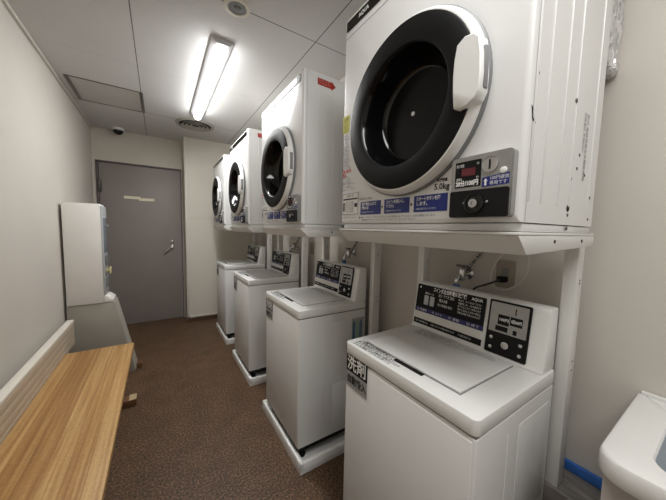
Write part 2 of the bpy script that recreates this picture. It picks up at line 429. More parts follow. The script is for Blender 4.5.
for i, s in enumerate(('● 洗濯物をいれてください', '● コインを入れると自動的に洗剤が入ります', 'ふたを閉めてからスタート')):
    text(bm, MT, s, -(WW-.03), .044-i*.013, .013, width=(.20, .23, .20)[i], lift=.0006, bold=.0002)
text(bm, MT, 'この洗濯機は洗剤自動投入です', -(WW-.03), .059, .021, width=.19, lift=.0006, bold=.0005)
sl = wo('lettering', bm, PRINT, top)
lb = bmesh.new(); bx(lb, .068, .372, .088, .482, .899, .9065, bev=.003)
lid = wo('lid', lb, LIDW)
bm = bmesh.new(); bx(bm, .064, .0675, .085, .485, .8985, .9); bx(bm, .064, .372, .0840, .0875, .8985, .9); bx(bm, .064, .372, .4825, .486, .8985, .9)
wo('lid_gap', bm, GREYB, top)
bm = bmesh.new(); bx(bm, .050, .066, .205, .325, .8975, .9006); wo('lid_grip', bm, BLACKM, top)
MLd = frame((0, 0, .9065), (0, -1, 0), (1, 0, 0))
bm = bmesh.new()
for i in range(5):
    text(bm, MLd, ['ご注意　運転中は絶対にふたを開けないでください。槽が止まるまで手を入れないでください。', '電気毛布・防水性のもの・寝袋・レインウェアなどは洗えません。', '容量をこえて洗濯物を入れないでください。故障の原因になります。', '脱水中に異常な振動があったときは止めてください。', 'お子様がのぞきこまないようにご注意ください。'][i], -.455, .355-i*.0115, .0095, width=(.32, .33, .33, .26, .22)[i], lift=.0005)
wo('lettering', bm, PRINTG, lid)
# console
CB, CT = Vector((.386, 0, .899)), Vector((.418, 0, 1.108))
bm = bmesh.new(); prism(bm, [(.382, .8985), (.386, .91), (.415, 1.095), (.425, 1.108), (DW, 1.108), (DW, .8985)], 'y', .006, WW-.006, .006)
con = wo('control_console', bm, WHITE2)
up = (CT-CB).normalized(); H_ = (CT-CB).length
MC = frame(Vector((.3885-.0015, 0, .9085)), (0, -1, 0), (.0245/.1865, 0, 1))   # console face frame: u=-y, v up slope
def yv(y): return -(y-YW[0])                        # world y of near washer -> u
bm = bmesh.new(); plate(bm, MC, yv(.838), yv(.520), .085, .192, .0022, .004); wo('program_panel', bm, BLACKG if False else BLACKM, con)
bm = bmesh.new(); plate(bm, MC, yv(.838), yv(.520), .0665, .086, .0026); wo('blue_band', bm, BLUED, con)
bm = bmesh.new(); plate(bm, MC, yv(.838), yv(.520), .010, .034, .0022); wo('lower_strip', bm, BLACKM, con)
bm = bmesh.new(); plate(bm, MC, yv(.838), yv(.520), .034, .0662, .0010); wo('instruction_field', bm, PAPER, con)
bm = bmesh.new()
u0 = yv(.838)
text(bm, MC, 'コイン式全自動電気洗濯機', u0+.085, .178, .021, width=.155, lift=.0028, bold=.0005); text(bm, MC, 'AQUA', u0+.262, .178, .016, lift=.0028, width=.045, bold=.0004)
text(bm, MC, '●', u0+.012, .178, .011, lift=.0028)
text(bm, MC, '標準コース', u0+.045, .155, .011, width=.046, lift=.0028)
text(bm, MC, '洗い すすぎ 脱水', u0+.115, .158, .015, width=.075, lift=.0028); text(bm, MC, '約３２分', u0+.12, .138, .014, width=.04, lift=.0028, bold=.0004); text(bm, MC, '残り時間を表示', u0+.115, .117, .013, width=.07, lift=.0028)
for i in range(5): text(bm, MC, ['使いかた　コインを入れてください', '洗濯物を入れ、ふたを閉めます', '終了するとブザーが鳴ります', '途中で止めるときは一時停止', '洗剤は自動で投入されます'][i], u0+.208, .160-i*.0125, .0095, width=.095, lift=.0028)
for i in range(4): text(bm, MC, ['① 洗濯物', '② コイン', '③ 運転', '④ 終了'][i], u0+.012+i*.08, .0765, .012, width=.05, lift=.0032)
text(bm, MC, '洗濯・脱水容量 5.0kg　　お金を入れてから運転が始まります　　つり銭は出ません', u0+.01, .022, .0095, width=.27, lift=.0028)
wo('lettering', bm, PRINTW, con)
bm = bmesh.new(); plate(bm, MC, u0+.043, u0+.066, .103, .146, .003, .002); plate(bm, MC, u0+.074, u0+.096, .103, .146, .003, .002); wo('time_display', bm, GREYL, con)
u1 = yv(.505); u2 = yv(.370)
bm = bmesh.new(); plate(bm, MC, u1, u2, .004, .196, .005, .005); wo('coin_box', bm, BLACKM, con)
bm = bmesh.new(); plate(bm, MC, u1+.007, u2-.007, .083, .189, .0066, .003); wo('coin_plate', bm, SILVER, con)
bm = bmesh.new(); plate(bm, MC, u1+.035, u1+.072, .112, .148, .0072); plate(bm, MC, u1+.075, u2-.022, .118, .148, .0072); plate(bm, MC, u1+.030, u1+.070, .090, .107, .0078)
plate(bm, MC, u1+.088, u1+.091, .156, .178, .0076); plate(bm, MC, u1+.087, u1+.099, .088, .104, .0076); wo('price_plate', bm, BLACKM, con)
bm = bmesh.new(); text(bm, MC, '100円', u1+.038, .130, .013, width=.030, lift=.0076, bold=.0004); text(bm, MC, '1回200円', u1+.077, .132, .013, width=.032, lift=.0076, bold=.0004); wo('lettering', bm, PRINTW, con)
for (a, b) in ((.020, .060), (.020, .025), (u2-u1-.020, .060), (u2-u1-.020, .025)):
    bm = bmesh.new(); lathe(bm, [(.0065, .004), (.006, .008), (.002, .009)], 'z', n=14, close1=True); bm.transform(MC @ Matrix.Translation((u1+a, b, 0))); wo('screw', bm, CHROME, con)
bm = bmesh.new(); lathe(bm, [(.013, .004), (.012, .010), (.007, .011), (.006, .009), (.002, .009)], 'z', n=24, close1=True); bm.transform(MC @ Matrix.Translation((u1+.068, .044, 0))); wo('coin_lock', bm, CHROME, con)
# detergent sticker
MF = FRN(.0014)
sk = None
ya, yb = -(.842-YW[0]), -(.716-YW[0])
bm = bmesh.new(); plate(bm, MF, ya, yb, .788, .852, .0014); sk = wo('detergent_sticker', bm, BLACKM)
bm = bmesh.new(); plate(bm, MF, ya, yb, .726, .788, .0014); wo('grey_band', bm, mat('sticker_grey', (158, 158, 156), .5), sk)
bm = bmesh.new(); text(bm, MF, '洗剤', ya+.006, .821, .062, width=.112, lift=.0022, bold=.0012); wo('lettering', bm, PRINTW, sk)
bm = bmesh.new(); text(bm, MF, '自動投入', ya+.006, .757, .036, width=.114, lift=.0022, bold=.0013); wo('lettering', bm, PRINT, sk)
WL = ['second white washing machine from the camera, its whole front and near side showing',
      'third white washing machine from the camera, partly behind the second one',
      'farthest white washing machine, next to the cream end wall']
washers = [W0] + [dup(W0, (XW, YW[i+1], ZP), WL[i]) for i in range(3)]
# blue and green bottle reflection, painted as flat plates on the second machine only
MS = frame((0, -.0005, 0), (1, 0, 0), (0, 0, 1))
bm = bmesh.new(); plate(bm, frame((0, .0004, -ZP), (1, 0, 0), (0, 0, 1)), .362, .452, .655, .80, .0014); st = obj('painted_reflection', bm, mat('reflection_pale', (176, 180, 172), .4), washers[1])
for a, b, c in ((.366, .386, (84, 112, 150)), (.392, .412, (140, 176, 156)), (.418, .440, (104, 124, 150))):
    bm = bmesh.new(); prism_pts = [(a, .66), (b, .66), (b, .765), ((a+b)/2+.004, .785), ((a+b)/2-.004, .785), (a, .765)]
    polyplate(bm, frame((0, -.0012, -ZP), (1, 0, 0), (0, 0, 1)), prism_pts, .0008); obj('reflected_bottle', bm, mat('reflection_tint', c, .5), st)

# drip pans
PW, XPN = .651, .6184
P0 = thing('drip_pan', 'white drip pan under the nearest washing machine, below the picture edge', 'drip pan', (XPN, YW[0]-(PW-WW)/2, 0), 'washing machine drip pans')
bm = bmesh.new(); PD = .472
bx(bm, 0, PD, 0, PW, .0005, .019)
for a in ((0, .026, 0, PW), (PD-.026, PD, 0, PW), (0, PD, 0, .026), (0, PD, PW-.026, PW)): bx(bm, *a, .0005, .062, bev=.006)
obj('pan', bm, mat('pan_white', (244, 244, 242), .35, var=.01), P0)
bm = bmesh.new(); M = FRN(-.0004)
plate(bm, M, -.60, -.565, .026, .042, .0009); obj('pan_label', bm, PAPER, P0)
PL = ['white drip pan under the second washing machine, its near corner close to the picture bottom', 'white drip pan under the third washing machine from the camera', 'farthest white drip pan, near the cream end wall']
for i in range(3): dup(P0, (XPN, YW[i+1]-(PW-WW)/2, 0), PL[i])
# ------------------------------------------------------------------ dryers
XD, DD, WD, HD, ZB = .6113, .448, .6356, .756, 1.351
YDR = [.2537, 1.2366, 2.2103, 3.1557]
def make_dryer():
    R = thing('tumble_dryer', 'nearest white coin tumble dryer, largest in the picture, above the nearest washing machine', 'tumble dryer', (XD, YDR[0], ZB), 'wall row of coin tumble dryers')
    o = .02    # body starts above the base strip
    Z0, Z1 = o, o+HD
    bm = bmesh.new(); bx(bm, .016, DD-.002, .002, WD-.002, .0005, .0185, bev=.003); obj('base', bm, WHITE, R)
    # cabinet: open-fronted shell, plus pressed ribs on both sides
    bm = bmesh.new()
    bx(bm, .02, DD, 0, .006, Z0, Z1); bx(bm, .02, DD, WD-.006, WD, Z0, Z1); bx(bm, .02, DD, .004, WD-.004, Z1-.006, Z1); bx(bm, .02, DD, .004, WD-.004, Z0, Z0+.006); bx(bm, DD-.006, DD, .004, WD-.004, Z0, Z1)
    for x in (.028, .088, .180, .250, .395):
        for y0, y1 in ((-.0022, .001), (WD-.001, WD+.0022)): bx(bm, x-.0022, x+.0022, y0, y1, Z0+.045, Z1-.07, bev=.001)
    obj('cabinet', bm, WHITE, R)
    # front panel with round opening
    yc, zc, r0 = .315, .321+o, .217
    bm = bmesh.new()
    angs = sorted([2*PI*k/72 for k in range(72)] + [math.atan2(z-zc, y-yc) % (2*PI) for y in (0, WD) for z in (Z0, Z1)])
    def rectpt(a, ins):
        c, s = math.cos(a), math.sin(a); t = 1e9
        if c > 1e-9: t = min(t, (WD-ins-yc)/c)
        if c < -1e-9: t = min(t, (ins-yc)/c)
        if s > 1e-9: t = min(t, (Z1-ins-zc)/s)
        if s < -1e-9: t = min(t, (Z0+ins-zc)/s)
        return yc+t*c, zc+t*s
    L = []
    L.append([bm.verts.new((.03, yc+r0*math.cos(a), zc+r0*math.sin(a))) for a in angs])
    L.append([bm.verts.new((0, yc+r0*math.cos(a), zc+r0*math.sin(a))) for a in angs])
    for ins, x in ((.012, 0), (.006, .0012), (.002, .0045), (0, .010), (0, .022)):
        L.append([bm.verts.new((x, *rectpt(a, ins))) for a in angs])
    n = len(angs)
    for A, B in zip(L, L[1:]):
        for k in range(n): bm.faces.new((A[k], A[(k+1) % n], B[(k+1) % n], B[k]))
    bmesh.ops.recalc_face_normals(bm, faces=bm.faces)
    bmesh.ops.reverse_faces(bm, faces=bm.faces) if sum(f.normal.x*f.calc_area() for f in bm.faces if abs(f.normal.x) > .9) > 0 else None
    fp = obj('front_panel', bm, WHITE, R)
    # grooves under the header
    bm = bmesh.new(); bx(bm, -.0006, .002, .006, WD-.006, Z1-.073, Z1-.0715); obj('seam', bm, GREYB, fp)
    # header strip
    MH = FRN(-.0004)
    bm = bmesh.new(); plate(bm, MH, -(WD-.014), -.03, Z1-.050, Z1-.015, .0016); hs = obj('header_strip', bm, BLACKG, R)
    bm = bmesh.new(); text(bm, MH, 'AQUA', -(WD-.085), Z1-.0325, .019, width=.055, lift=.0022, bold=.0006); obj('lettering', bm, PRINTW, hs)
    # door
    bm = bmesh.new(); lathe(bm, [(0.2240, .028), (0.2318, .004), (0.2417, -.0008), (0.2417, -.010), (0.2377, -.013)], 'x', (0, yc, zc), 72)
    gk = obj('door_surround', bm, GREY, R)
    bm = bmesh.new(); lathe(bm, [(0.2382, -.012), (0.2372, -.018), (0.2318, -.028), (0.2269, -.034), (0.2235, -.0345), (0.2220, -.028)], 'x', (0, yc, zc), 72)
    dr_ = obj('door', bm, WHITE2, R)
    bm = bmesh.new(); lathe(bm, [(0.2238, -.033), (0.2225, -.036), (0.2191, -.0378), (0.1660, -.0395), (0.1611, -.0385), (0.1572, -.033)], 'x', (0, yc, zc), 72); obj('door_bezel', bm, BEZEL, dr_)
    bm = bmesh.new(); lathe(bm, [(0.1577, -.034), (0.1552, -.03), (0.1493, .0), (0.1375, .034), (0.1306, .045), (0.1267, .047)], 'x', (0, yc, zc), 72); obj('door_bowl', bm, BLACKG, dr_)
    bm = bmesh.new(); lathe(bm, [(0.1273, .0468), (0.0982, .049), (0.0500, .0505), (0.0040, .051)], 'x', (0, yc, zc), 56, close1=True); obj('door_glass', bm, GLASS, dr_)
    bm = bmesh.new(); lathe(bm, [(0.0065, .0500), (0.0060, .0482), (0.0020, .0478)], 'x', (0, yc+.018, zc+.012), 16, close1=True); obj('white_dot', bm, PRINTW, dr_)  # small white disc on the door glass, slightly off its middle
    # handle: rounded block bridging the white ring, cut back on its bowl side
    bm = bmesh.new()
    poly = [(.137, .274), (.141, .31), (.1425, .345), (.141, .38), (.136, .410), (.118, .420), (.096, .416), (.084, .405), (.078, .37), (.076, .33), (.077, .295), (.085, .278), (.105, .268), (.124, .266)]
    def hl(x, k): return [bm.verts.new((x, .1045+(y-.108)*k, .343+(z-.343)*(1-(1-k)*.5))) for y, z in poly]
    LL = [hl(-.016, 1), hl(-.040, 1), hl(-.0445, .965), hl(-.047, .89)]
    for P, Q in zip(LL, LL[1:]):
        for k in range(len(poly)): bm.faces.new((P[k], P[(k+1) % len(poly)], Q[(k+1) % len(poly)], Q[k]))
    bm.faces.new(LL[-1]); bm.faces.new(LL[0][::-1]); bmesh.ops.recalc_face_normals(bm, faces=bm.faces)
    obj('door_handle', bm, WHITE2, dr_)
    bm = bmesh.new(); bx(bm, -.036, -.020, .0710, .080, .300, .385, bev=.002); obj('handle_recess', bm, mat('recess_grey', (128, 128, 128), .5), dr_)
    # coin control box
    y0, y1, z0, z1 = .011, .146, .010+o, .148+o
    bm = bmesh.new(); MB_ = FRN(0); polyplate(bm, MB_, rrect(-y1, -y0, z0, z1, .010), .020)
    bmesh.ops.bevel(bm, geom=[e for e in bm.edges if all(abs(v.co.x+.020) < 1e-5 for v in e.verts)], offset=.003, segments=2, affect='EDGES')
    cbx = obj('control_box', bm, SILVER, R); MX = FRN(-.0201)
    bm = bmesh.new(); plate(bm, MX, -.134, -.074, .079+o, .137+o, .001, .002); obj('display', bm, BLACKM, cbx)
    bm = bmesh.new(); plate(bm, MX, -.118, -.086, .104+o, .121+o, .0016); obj('digit_window', bm, DISP, cbx)
    bm = bmesh.new(); text(bm, MX, '20分/100円', -.131, .087+o, .0135, width=.053, lift=.0018, bold=.0006); text(bm, MX, '残り時間', -.131, .127+o, .008, width=.018, lift=.0018); text(bm, MX, '運転', -.131, .097+o, .007, width=.014, lift=.0018); text(bm, MX, '◇', -.084, .128+o, .006, lift=.0018); text(bm, MX, '分', -.084, .098+o, .007, lift=.0018)
    obj('lettering', bm, PRINTW, cbx)
    bm = bmesh.new(); lathe(bm, [(.017, 0), (.0165, -.003), (.013, -.004), (.002, -.003)], 'x', (-.0201, .055, .121+o), 32, close1=True); obj('coin_slot_disc', bm, CHROME, cbx)
    bm = bmesh.new(); bx(bm, -.0250, -.0225, .0535, .0560, .111+o, .131+o); obj('coin_slot', bm, BLACKM, cbx)
    bm = bmesh.new(); polyplate(bm, MX, [(-.070, .075+o), (-.016, .077+o), (-.016, .100+o), (-.070, .095+o)], .001); obj('coin_label', bm, BLUE, cbx)
    bm = bmesh.new(); text(bm, MX, '100円硬貨', -.054, .0915+o, .009, width=.036, lift=.0016); text(bm, MX, '専用です', -.054, .0815+o, .009, width=.034, lift=.0016)
    polyplate(bm, MX, [(-.0645, .078+o), (-.0605, .078+o), (-.0605, .087+o), (-.0585, .087+o), (-.0625, .093+o), (-.0665, .087+o), (-.0645, .087+o)], .0016); obj('lettering', bm, PRINTW, cbx)
    bm = bmesh.new(); lathe(bm, [(.007, 0), (.0065, -.002), (.002, -.003)], 'x', (-.0201, .028, .105+o), 20, close1=True); obj('push_button', bm, PRINTW, cbx)
    bm = bmesh.new(); plate(bm, MX, -.143, -.014, .011+o, .071+o, .004, .005); obj('lock_plate', bm, BLACKM, cbx)
    bm = bmesh.new(); lathe(bm, [(.023, -.004), (.022, -.008), (.018, -.009), (.017, -.006), (.015, -.006)], 'x', (-.0201, .083, .041+o), 32, close1=True); obj('lock_ring', bm, BLACKG, cbx)
    bm = bmesh.new(); lathe(bm, [(.010, -.005), (.0095, -.011), (.004, -.012), (.0035, -.009), (.001, -.009)], 'x', (-.0201, .083, .041+o), 24, close1=True); obj('lock_barrel', bm, CHROME, cbx)
    bm = bmesh.new()
    bm.free()
    for y in (.107, .056):
        bm = bmesh.new(); lathe(bm, [(.0028, -.004), (.002, -.0052)], 'x', (-.0201, y, .043+o), 10, close1=True); obj('screw', bm, SILVER, cbx)
    # printed instruction panels along the bottom of the front
    MP = FRN(-.0003)
    lab = (('衣類を入れて\nドア', -.512, -.407), ('コインを入れて\nください', -.391, -.287), ('スタートボタンを\n押します', -.271, -.165))
    lines = (('洗濯物を入れて', '閉める'), ('コインを投入し', 'てください。'), ('スタートボタンを押', 'します。'))
    for i, (s, a, b) in enumerate(lab):
        bm = bmesh.new(); polyplate(bm, MP, [(a, .030+o), (b, .030+o), (b, .075+o), (a, .075+o)], .0007); lp = obj('instruction_label', bm, BLUE, R)
        bm = bmesh.new(); text(bm, MP, lines[i][0], a+.008, .065+o, .012, width=(b-a)*.72, lift=.0013, bold=.0003); text(bm, MP, lines[i][1], a+.008, .052+o, .012, width=(b-a)*.34, lift=.0013, bold=.0003)
        text(bm, MP, '洗濯物は詰めすぎないでください', a+.008, .038+o, .006, width=(b-a)*.62, lift=.0013); obj('lettering', bm, PRINTW, lp)
    bm = bmesh.new()
    for u in (-.403, -.283): polyplate(bm, MP, [(u, .047+o), (u+.007, .0525+o), (u, .058+o)], .0008)
    text(bm, MP, '衣類乾燥機のご使用方法', -.520, .085+o, .007, width=.07, lift=.0009)
    text(bm, MP, '●ゴム・スポンジ・プラスチックの入ったものは乾燥しないでください。火災の原因になります。', -.508, .020+o, .0072, width=.31, lift=.0009)
    text(bm, MP, '■', -.520, .020+o, .008, lift=.0009); text(bm, MP, '●乾燥が終わったらフィルターのおそうじをしてください。', -.50, .0115+o, .0062, width=.24, lift=.0009)
    text(bm, MP, '5.0kg', -.206, .092+o, .022, width=.044, lift=.0009, bold=.0004); text(bm, MP, '乾燥容量', -.198, .108+o, .009, width=.03, lift=.0009, bold=.0003)
    for i in range(21):
        z = .332+o - i*.0088; w = .040 + .020*max(0, (i-5)/16)
        if 15 <= i <= 17: continue
        text(bm, MP, ['引火性のものは乾燥しない', '火災の危険があります', '油のついた衣類は不可', '子供をのぞかせない', 'ガソリン・ベンジン厳禁'][i % 5], -.632, z, .0082, width=w*(.85+.15*((i*7) % 3)/2), lift=.0009)
    for i in range(3): text(bm, MP, ['運転中ドアを開けないこと', '熱いうちは触らない', '換気をしてください'][i], -.632, .148+o-i*.0105, .0085, width=(.085, .07, .09)[i], lift=.0009)
    text(bm, MP, '必ずお守りください', -.625, .022+o, .007, width=.09, lift=.0009)
    obj('lettering', bm, PRINT, fp)
    bm = bmesh.new(); text(bm, MP, '警告 火災注意', -.630, .196+o, .014, width=.055, lift=.0009, bold=.0005); text(bm, MP, '禁止', -.630, .182+o, .014, width=.028, lift=.0009, bold=.0005); obj('red_lettering', bm, PRINTR, fp)
    bm = bmesh.new(); plate(bm, MP, -.634, -.594, .342+o, .405+o, .0007); ys = obj('warning_sticker', bm, YEL, R)
    bm = bmesh.new(); text(bm, MP, '注意', -.631, .39+o, .016, width=.033, lift=.0012)
    for i in range(4): text(bm, MP, '必ずお読み下さい', -.631, .376+o-i*.009, .007, width=.033, lift=.0012)
    obj('lettering', bm, PRINT, ys)
    bm = bmesh.new(); plate(bm, MP, -.624, -.527, .034+o, .112+o, .0008); ns = obj('notice_sticker', bm, PAPER, R)
    bm = bmesh.new()
    for r_ in ((-.624, -.527, .034, .0352), (-.624, -.527, .1108, .112), (-.624, -.6232, .034, .112), (-.5278, -.527, .034, .112), (-.619, -.532, .088, .0935), (-.619, -.610, .046, .079), (-.548, -.532, .060, .074)): plate(bm, MP, r_[0], r_[1], r_[2]+o, r_[3]+o, .0013)
    text(bm, MP, 'お知らせ', -.60, .102+o, .012, width=.045, lift=.0013)
    for i in range(5): text(bm, MP, '洗えるものを確認', -.605, .078+o-i*.0085, .0075, width=.052, lift=.0013)
    obj('lettering', bm, PRINT, ns)
    # red arrow sticker on the near side
    MN = frame((0, -.0003, 0), (1, 0, 0), (0, 0, 1))
    zt = Z1-.016
    bm = bmesh.new(); polyplate(bm, MN, [(.078, zt-.040), (.160, zt-.042), (.160, zt-.050), (.186, zt-.028), (.160, zt-.004), (.160, zt-.010), (.078, zt-.008)], .0009); ra = obj('arrow_sticker', bm, REDST, R)
    bm = bmesh.new(); text(bm, MN, '取扱注意', .084, zt-.018, .012, width=.066, lift=.0014); text(bm, MN, '天地無用', .084, zt-.032, .012, width=.066, lift=.0014); obj('lettering', bm, mat('pale_red_print', (214, 130, 120), .5), ra)
    for x, z in ((.245, .32), (.252, .012)): 
        bm = bmesh.new(); lathe(bm, [(.0055, 0), (.005, -.002), (.001, -.003)], 'y', (x, 0, z), 12, close1=True); obj('side_screw', bm, STEELD, R)
    return R
D0 = make_dryer()
DLb = ['second white tumble dryer from the camera, red arrow sticker high on its side',
       'third white coin tumble dryer, smaller, between the second and the farthest dryer',
       'farthest and smallest-looking white coin tumble dryer, next to the cream end wall']
dryers = [D0] + [dup(D0, (XD, YDR[i+1], ZB), DLb[i]) for i in range(3)]
# marks found only on the side of the nearest dryer
MN = frame((0, -.0003, 0), (1, 0, 0), (0, 0, 1))
bm = bmesh.new()
text(bm, frame((0, -.0003, 0), (0, 0, -1), (1, 0, 0)), '型式 業務用電気衣類乾燥機', -.31, .338, .016, width=.17, lift=.0008); text(bm, frame((0, -.0003, 0), (0, 0, -1), (1, 0, 0)), '定格電圧 単相200V', -.31, .318, .013, width=.10, lift=.0008)
obj('side_lettering', bm, PRINTG, D0)
bm = bmesh.new()
for pts in ([(.012, .250), (.018, .246), (.022, .228), (.034, .222), (.033, .219), (.019, .225), (.014, .243)], [(.026, .322), (.031, .325), (.033, .319), (.036, .315), (.030, .316)]): polyplate(bm, MN, pts, .0008)
obj('scuff_mark', bm, PRINT, D0)
bm = bmesh.new(); lathe(bm, [(.009, 0), (.008, -.0012), (.001, -.0012)], 'y', (.252, 0, .062), 14, close1=True); obj('blind_hole', bm, BLACKM, D0)
for x, z in ((.253, .045), (.41, .10), (.41, .04), (.255, .135), (.35, .155), (.29, .165), (.30, .20)):
    bm = bmesh.new(); lathe(bm, [(.0042, 0), (.004, -.0012), (.001, -.002)], 'y', (x, 0, z), 12, close1=True); obj('side_screw', bm, STEELD, D0)

# dryer stands
def make_stand(loc, post_y, foot_z, label):
    R = thing('dryer_stand', label, 'dryer stand', loc, 'white steel stands carrying the dryers')
    bm = bmesh.new(); bx(bm, -.006, .475, -.002, WD+.002, 1.344, 1.3505, bev=.0015)
    obj('shelf_plate', bm, STANDW, R)
    bm = bmesh.new(); prism(bm, [(-.006, 1.3435), (.475, 1.3435), (.475, 1.316), (.40, 1.312), (.037, 1.302)], 'y', -.002, WD+.002, .002); ap = obj('apron', bm, STANDW, R)
    bm = bmesh.new()
    for x in (.18, .37): lathe(bm, [(.0045, 0), (.004, -.0016), (.001, -.002)], 'y', (x, -.002, 1.33), 12, close1=True)
    obj('bolt', bm, PRINT, ap)
    for y0, fz in zip(post_y, foot_z):
        bm = bmesh.new(); bx(bm, .494, .549, y0, y0+.036, fz, 1.345, bev=.0025)
        bx(bm, .47, .55, y0, y0+.036, 1.312, 1.345, bev=.002)
        p = obj('post', bm, STANDW, R)
        bm = bmesh.new()
        for z in (1.20, 1.19, .93, .90, .56):
            lathe(bm, [(.003, 0), (.0028, -.0014), (.001, -.0018)], 'y', (.524, y0, z), 10, close1=True)
        obj('bolt', bm, STEELD, p)
    return R
S0 = make_stand((XD, YDR[0], 0), (.033, .618), (.4925, .0005), 'white steel stand under the nearest dryer, its near post standing beside the sink')
S1 = make_stand((XD, YDR[1], 0), (.000, .60), (.0005, .0005), 'white steel stand under the second dryer, post showing between the first two washing machines')
dup(S1, (XD, YDR[2], 0), 'white steel stand under the third dryer, post showing behind the second washing machine')
dup(S1, (XD, YDR[3], 0), 'white steel stand under the farthest dryer, against the cream end wall')

# exhaust duct in crumpled foil, between nearest dryer and wall
bm = bmesh.new(); bx(bm, XD+DD+.002, XR-.001, YDR[0]+.014, YDR[0]+.26, 1.85, ZC-.001, bev=.012, seg=3)
bmesh.ops.subdivide_edges(bm, edges=[e for e in bm.edges if e.calc_length() > .1], cuts=24, use_grid_fill=True)
for v in bm.verts:
    if XD+DD+.01 < v.co.x < XR-.006 and v.co.z < ZC-.02: v.co += Vector((random.uniform(-.002, .002), random.uniform(-.005, .005), random.uniform(-.004, .004)))
tag(obj('exhaust_duct', bm, FOIL), 'crumpled silver-white foil exhaust duct behind the nearest dryer, running up the wall', 'duct')

# ------------------------------------------------------------------ taps, outlets, cords behind the machines
def make_tap(y, z, label):
    R = thing('water_tap', label, 'tap', (XR, y, z), 'washing machine water taps')
    bm = bmesh.new(); lathe(bm, [(.026, -.0005), (.026, -.006), (.012, -.010), (.011, -.05)], 'x', (0, 0, 0), 20, True, True); lathe(bm, [(.014, -.028), (.016, -.02), (.016, .02), (.012, .03), (.009, .034)], 'z', (-.055, 0, 0), 18, True, True)
    obj('tap_body', bm, CHROME, R)
    bm = bmesh.new(); bx(bm, -.063, -.047, -.030, .030, .034, .044, bev=.004); lathe(bm, [(.008, .03), (.008, .036)], 'z', (-.055, 0, 0), 12, True, True); obj('tap_handle', bm, STEELD, R)
    bm = bmesh.new(); tube(bm, smooth_path([(-.06, 0, -.005), (-.08, .004, -.012), (-.088, .006, -.03), (-.088, .006, -.045)], 4), .010, 12); obj('spout', bm, CHROME, R)
    bm = bmesh.new(); lathe(bm, [(.013, -.045), (.016, -.05), (.016, -.078), (.012, -.085)], 'z', (-.088, .006, 0), 16, True, True); obj('hose_connector', bm, BLUEP, R)
    bm = bmesh.new(); tube(bm, smooth_path([(-.088, .006, -.083), (-.085, .008, -.13), (-.05, .02, -.2), (-.03, .03, -.32)], 6), .011, 10); obj('inlet_hose', bm, HOSE, R)
    bm = bmesh.new(); tube(bm, smooth_path([(-.03, 0, .008), (-.028, -.02, .04), (-.02, -.05, .09), (-.016, -.075, .135)], 6), .0065, 10); obj('supply_pipe', bm, BRAID, R)
    return R
T0 = make_tap(.715, 1.15, 'small chrome water tap with blue hose connector behind the nearest washing machine')
dup(T0, (XR, 1.615, 1.165), 'small water tap above the back of the second washing machine')
dup(T0, (XR, 2.59, 1.15), 'small water tap above the back of the third washing machine')

def make_outlet(y, z, label):
    R = thing('wall_outlet', label, 'outlet', (XR, y, z), 'wall outlets')
    bm = bmesh.new(); M = FRN(-.0003); polyplate(bm, M, rrect(-.036, .036, -.058, .058, .008), .008); obj('cover_plate', bm, mat('outlet_beige', (158, 148, 134), .5), R)
    bm = bmesh.new(); M = FRN(-.0082); plate(bm, M, -.014, .014, -.026, .026, .001, .003); obj('socket', bm, GREYB, R)
    return R
make_outlet(.553, 1.172, 'beige wall outlet with a black plug behind the nearest washing machine')
make_outlet(2.28, 1.155, 'dim wall outlet in the shade beside the second stand, above the second machine')
cd = thing('power_cord', 'black power plug and dark cord at the outlet behind the nearest machine', 'cord', (XR-.01, .553, 1.152))
bm = bmesh.new(); bx(bm, -.036, -.0005, -.016, .016, -.012, .012, bev=.004); obj('plug', bm, BLACKM, cd)
bm = bmesh.new(); tube(bm, smooth_path([(-.03, 0, 0), (-.05, .01, -.008), (-.056, .05, -.03), (-.052, .09, -.05), (-.04, .11, -.08), (-.02, .12, -.18)], 6), .004, 8); obj('cord', bm, PRINT, cd)
bm = bmesh.new(); tube(bm, smooth_path([(1.20, .477, 1.36), (1.197, .468, 1.30), (1.195, .458, 1.26), (1.195, .456, 1.21), (1.20, .477, 1.155), (1.20, .525, 1.115), (1.198, .567, 1.112), (1.198, .593, 1.155), (1.20, .578, 1.22), (1.203, .545, 1.28), (1.205, .535, 1.36)], 8), .0042, 8)
tag(obj('white_cable', bm, CORDW), 'looped white cable hanging from the shelf over the nearest washing machine', 'cable')

# ------------------------------------------------------------------ sink at lower right
SX0, SY1, SZ = .802, .152, .866
sk = thing('utility_sink', 'white utility sink with rounded rim at the lower right corner', 'sink', (SX0, SY1, .5125*0))
SXO = lambda bm: bmesh.ops.translate(bm, verts=bm.verts, vec=(-SX0, -SY1, 0))
SYN = -.62
def loop(ins, z, r, n=8, extra=0):
    pts = []
    x1 = XR-.002
    for cx, cy, a0, q in ((x1-.004, SY1-ins-.004, 0, .004), (SX0+ins+r, SY1-ins-r, PI/2, r), (SX0+ins+r, SYN+ins+r, PI, r), (x1-.004, SYN+ins+.004, 3*PI/2, .004)):
        for k in range(n+1):
            a = a0 + PI/2*k/n; pts.append((cx+q*math.cos(a), cy+q*math.sin(a), z))
    return pts
bm = bmesh.new()
def opening(dx, dy, z, r, n=8): return [(x, y, z) for x, y in rrect(SX0+.054+dx, XR-.10-dx, SYN+.07+dy, SY1-.078-dy, r, n)]
loops = [loop(.020, SZ-.056, .035), loop(.004, SZ-.052, .052), loop(0, SZ-.045, .056), loop(0, SZ-.009, .056), loop(.003, SZ-.003, .054), loop(.010, SZ, .047), opening(-.004, -.004, SZ-.001, .055), opening(0, 0, SZ-.006, .05)]
rs = [[bm.verts.new(p) for p in L] for L in loops]
for A, B in zip(rs, rs[1:]):
    for k in range(len(A)): bm.faces.new((A[k], A[(k+1) % len(A)], B[(k+1) % len(A)], B[k]))
